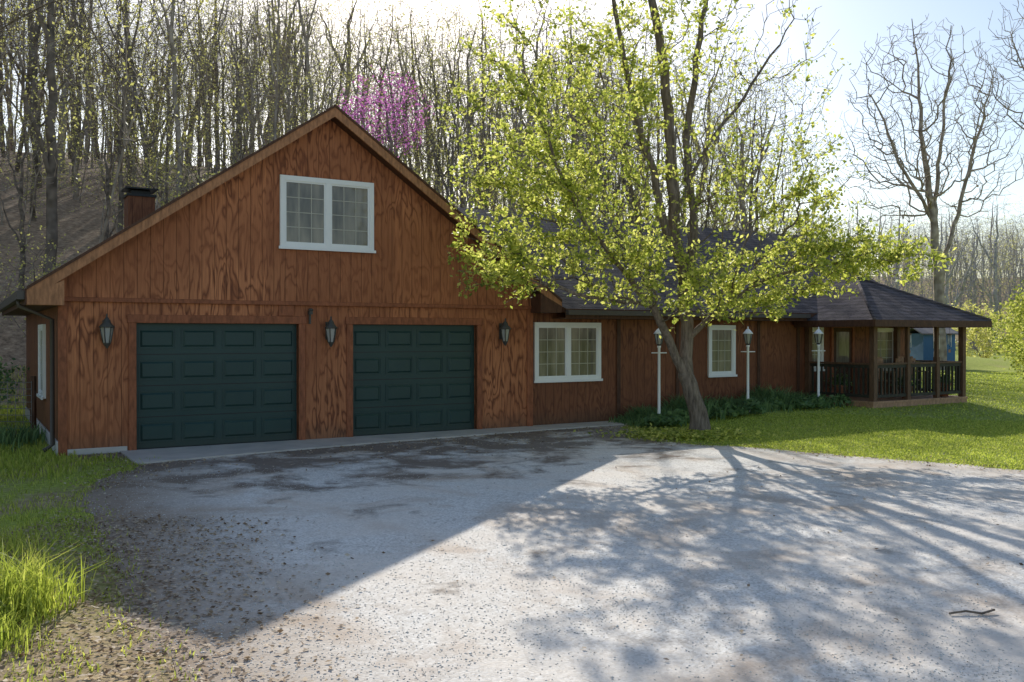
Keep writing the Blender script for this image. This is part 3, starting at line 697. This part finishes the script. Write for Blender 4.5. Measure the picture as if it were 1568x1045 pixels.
T,e,V,Fc=bare_tree('',b0,[([b0,P(1438,450,d),P(1430,340,d),P(1412,220,d),P(1405,100,d),P(1395,30,d)],[.32,.25,.18,.11,.05,.02]),
  ([P(1438,430,d),P(1470,310,d),P(1500,200,d),P(1520,110,d)],[.12,.08,.05,.02],1),([P(1430,340,d),P(1440,220,d),P(1452,110,d),P(1455,40,d)],[.12,.08,.05,.02],2),([P(1430,340,d),P(1375,250,d),P(1340,160,d)],[.09,.06,.03],2)],
  [(P(1410,160,d),(3.9,3.4,4.4),.6),(P(1360,260,d),(2.9,2.6,2.8),.25),(P(1485,220,d),(2.6,2.8,3.8),.3)],1900,.010,M['bark2'],bf=.3,up=.5)
bt=empty('bare_tree'); obj('trunk_and_branches',np_mesh('bt',V,Fc,[M['bark2']],smooth=True),bt)
d=38; b0=P(1640,500,d); b0[2]=float(terr(b0[0],b0[1]))-.1
T,e,V,Fc=bare_tree('',b0,[([b0,P(1640,350,d),P(1630,200,d),P(1610,60,d),P(1600,-40,d)],[.35,.28,.2,.1,.02])],[(P(1605,90,d),(2.9,3,3.4),1)],600,.009,M['bark2'],bf=.3,up=.5)
bt=empty('bare_tree'); obj('trunk_and_branches',np_mesh('bt',V,Fc,[M['bark2']],smooth=True),bt)
T,e,V,Fc=bare_tree('',None,[([(-14,13,0.2),(-13.8,13,4),(-13.2,13.1,8),(-12.6,13.2,11)],[.3,.24,.18,.08]),
   ([(-13.8,13,4),(-11,13.5,7.0),(-8,13.8,8.3),(-5.5,13.6,7.0)],[.09,.06,.035,.012],1),([(-13.2,13.1,8),(-10,14,9),(-7,14,9.2)],[.08,.05,.02],2)],[((-8.5,13.6,7.0),(3.6,1.2,1.3),1),((-12.5,13,9),(3,3,2.5),1)],140,.006,M['bark'],seg=.4,minp=5)
bt=empty('bare_tree'); obj('trunk_and_branches',np_mesh('bt',V,Fc,[M['bark']],smooth=True),bt)
# added pink tree behind the garage ridge, standing in for a purple flare patch
d=30; b0=P(600,400,d); b0[2]=float(terr(b0[0],b0[1]))-.1
T,e,V,Fc=bare_tree('',b0,[([b0,b0*[1,1,0]+[0,0,b0[2]+2.5],P(600,220,d),P(590,150,d)],[.11,.09,.06,.02])],[(P(590,175,d),(1.5,1.3,1.3),1)],170,.006,M['bark2'],seg=.3,bf=.3,minp=2)
rb=empty('flare_patch_tree'); obj('trunk_and_branches',np_mesh('rb',V,Fc,[M['barkd']],smooth=True),rb)
c=T.p[rng.choice(e,2600)]+rng.normal(size=(2600,3))*.13; LV,LFc=leafquads(c,.036,.0,.8); obj('flare_pink_quads',np_mesh('rbl',LV,LFc,[M['flare_bloom']]),rb)
# forest
def variant(h,lean,spread,leafy,n,crown_lo,tr,mat,forks=2):
    T=Tree(20000); dx,dy=rng.normal(size=2)*lean
    pts=[(0,0,-.4),(dx*.2+rng.normal()*.1,dy*.2+rng.normal()*.1,h*.25),(dx*.5+rng.normal()*.2,dy*.5+rng.normal()*.2,h*.5),(dx+rng.normal()*.2,dy+rng.normal()*.2,h*.75),(dx*1.2+rng.normal()*.3,dy*1.2+rng.normal()*.3,h*.93)]
    ids=T.stem(pts,[tr,tr*.8,tr*.6,tr*.3,tr*.05],seg=.9,jit=.06)
    for f in range(forks):
        a=rng.random()*6.28; j=int(rng.integers(1,3)) if f else 2; p0=np.array(pts[j]); o_=spread*.6
        T.stem([p0,p0+[math.cos(a)*o_*.55,math.sin(a)*o_*.55,h*.15],p0+[math.cos(a)*o_,math.sin(a)*o_,h*.34]],[tr*.42,tr*.28,tr*.05],ids[j],seg=.7,jit=.08)
    c=((dx*.9),(dy*.9),h*(crown_lo+1)/2); q=ell(c,(spread,spread,h*(1-crown_lo)/2*1.05),n,3.5)
    q=q[np.argsort(np.linalg.norm(q-[dx*.6,dy*.6,h*crown_lo],axis=1)*rng.uniform(.7,1.3,n))]
    ends=T.grow(q,bf=.16,seg=.65,jit=.22,lift=.10,minp=h*crown_lo*.5,up=.2); T.radii(.0075,2.7); V,Fc=T.mesh(); mi=np.zeros(len(Fc),int)
    if leafy:
        cs=[]
        for e in ends:
            if rng.random()<leafy: k_=int(rng.integers(3,9)); cs.append(T.p[e]+rng.normal(size=(k_,3))*.24)
        if cs:
            LV,LFc=leafquads(np.vstack(cs),.055,.0,.6); mi=np.concatenate([mi,np.ones(len(LFc),int)]); Fc=np.vstack([Fc,LFc+len(V)]); V=np.vstack([V,LV])
    return np_mesh('forest_tree',V,Fc,[mat,M['leaf2']],mi,True)
specs=[(15,.7,3.4,0.15,220,.40,.13,2),(17,.5,2.8,.35,210,.45,.11,1),(14,1.1,3.6,.5,220,.33,.12,3),(18,.6,2.9,.1,200,.45,.20,2),(13,1.4,3.0,.4,180,.3,.07,1),(15,.4,2.4,.2,160,.45,.07,1),(14,1.0,3.8,.8,230,.3,.11,3),(11,1.6,2.4,.5,140,.25,.05,1),(16,.9,3.2,.1,220,.38,.26,3)]
vars_=[variant(h,l,s_,lf,n,cl,tr,M['bark2'] if i%3 else M['barkd'],fk) for i,(h,l,s_,lf,n,cl,tr,fk) in enumerate(specs)]
NVAR=len(specs)
sap=[variant(5,.5,1.5,.9,80,.15,.03,M['bark2'],1),variant(4,.6,1.6,.6,70,.1,.025,M['bark2'],2),variant(6,.8,1.4,.7,80,.25,.035,M['barkd'],1)]
forest=empty('forest_trees'); cnt=0; pts=[]
tries=0
while cnt<430 and tries<40000:
    tries+=1
    lx=random.uniform(-58,50); ly=random.uniform(12.5,92)
    x,y=L2W(lx,ly)
    if y<20 or abs(x)/y>.66: continue
    r=x/y
    if r>.30 and ly<40: continue
    if r>.34: continue
    if (x+4.2)**2+(y-29)**2<9: continue
    dens=1-.35*max(0,min(1,(ly-50)/45))
    dens*=.45+.6*(math.sin(x*.45+1)*math.sin(y*.38+x*.1)>-.05)
    if random.random()>dens: continue
    if any((x-a)**2+(y-c)**2<(1.0+1.6*random.random())**2 for a,c in pts): continue
    z=float(terr(x,y)); i=random.randrange(NVAR); h0=specs[i][0]
    sc=random.uniform(.75,1.35)
    cap=(y-12)*math.tan(math.radians(27.8))
    if -22<x<16:
        tall=random.random()<.05
        if not tall and z+h0*sc>cap: sc=max(.4,(cap-z)/h0)
    o=obj('tree_%d'%cnt,vars_[i],forest,(x,y,z-.1)); o.rotation_euler=(random.gauss(0,.05),random.gauss(0,.05),random.random()*6.28); w=max(sc,.55)*random.uniform(.8,1.15); o.scale=(w,w,sc)
    pts.append((x,y)); cnt+=1
for k in range(50):
    x=random.uniform(-40,-12.5); y=random.uniform(19,40); lx,ly=W2L(x,y)
    if lx>-4.0 and ly<12: continue
    i=random.randrange(NVAR); o=obj('tree_l%d'%k,vars_[i],forest,(x,y,float(terr(x,y))-.1)); s_=random.uniform(.8,1.1); o.scale=(s_,s_,s_); o.rotation_euler=(0,0,random.random()*6.28)
print('forest',cnt)
under=empty('undergrowth_saplings')
for k in range(200):
    lx=random.uniform(-40,32); ly=random.uniform(11.5,45); x,y=L2W(lx,ly)
    if y<18 or abs(x)/y>.66: continue
    o=obj('sapling_%d'%k,random.choice(sap),under,(x,y,float(terr(x,y)))); s_=random.uniform(.6,1.2); o.scale=(s_,s_,s_); o.rotation_euler=(0,0,random.random()*6.28)
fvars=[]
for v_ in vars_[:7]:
    c_=v_.copy(); c_.materials[0]=M['hazebark']; fvars.append(c_)
far=empty('distant_forest')
for k in range(380):
    r=random.uniform(.16,.70); y=88+140*random.random()**1.1; x=r*y
    o=obj('far_tree_%d'%k,random.choice(fvars),far,(x,y,float(terr(x,y))-.2)); s_=random.uniform(.6,1.0); o.scale=(s_*1.5,s_*1.5,s_); o.rotation_euler=(0,0,random.random()*6.28)
def shrub(name,x,y,rx,ry,rz,n,leaves,mat,size=.05):
    z=float(terr(x,y)); T=Tree(12000); T.node((0,0,-.05),-1,.03)
    for a in range(6):
        t=a*1.05; T.stem([(0,0,0),(math.cos(t)*.3*rx,math.sin(t)*.3*ry,rz*.6)],[.03,.012],0,seg=.2)
    q=ell((0,0,rz),(rx,ry,rz*.95),n); q=q[q[:,2]>.15]; q=q[np.argsort(np.linalg.norm(q,axis=1))]
    e=T.grow(q,bf=.3,seg=.25,jit=.15); T.radii(.004); V,Fc=T.mesh()
    E=empty(name,(x,y,z)); obj('twigs',np_mesh('twigs',V,Fc,[M['bark']]),E)
    c=T.p[rng.choice(e,leaves)]+rng.normal(size=(leaves,3))*.13; LV,LFc=leafquads(c,size,.1,.6); obj('leaves',np_mesh('leaves',LV,LFc,[mat]),E)
shrub('green_shrub',18.4,30.5,2.3,2.0,1.95,300,9500,M['leaf'],.055)
shrub('green_shrub',27,46,3,2,1.6,200,4500,M['leaf'],.07)
shrub('green_shrub',-12.3,20.0,1.4,1.4,.8,140,2200,M['bedleaf'],.05)
shrub('green_shrub',31,60,3.2,2,2.2,200,4500,M['leaf2'],.08)
# ---------------------------------------------------------------- light
dirv=Vector((1.38,-10.66,-5.98)).normalized()
sl=bpy.data.lights.new('sun','SUN'); sl.energy=5.0; sl.angle=math.radians(.53); sl.color=(1,.96,.88)
so=bpy.data.objects.new('sun',sl); COL.objects.link(so); so.rotation_euler=dirv.to_track_quat('-Z','Y').to_euler()
w=bpy.data.worlds.new('World'); S.world=w; w.use_nodes=True; nt=w.node_tree
sk=nt.nodes.new('ShaderNodeTexSky'); sk.sky_type='NISHITA'; sk.sun_disc=False; sk.sun_elevation=math.radians(29); sk.sun_rotation=math.radians(-7.4); sk.air_density=1.0; sk.dust_density=.9; sk.ozone_density=1.0
nt.links.new(sk.outputs[0],nt.nodes['Background'].inputs[0]); nt.nodes['Background'].inputs[1].default_value=.15
S.view_settings.view_transform='Standard'; S.view_settings.look='None'; S.view_settings.exposure=0
cam=bpy.data.cameras.new('camera'); cam.lens=32.14; cam.sensor_width=36; cam.clip_end=3000
co=bpy.data.objects.new('camera',cam); COL.objects.link(co); co.location=(0,0,HC); co.rotation_euler=(math.radians(90-.35),0,0); S.camera=co
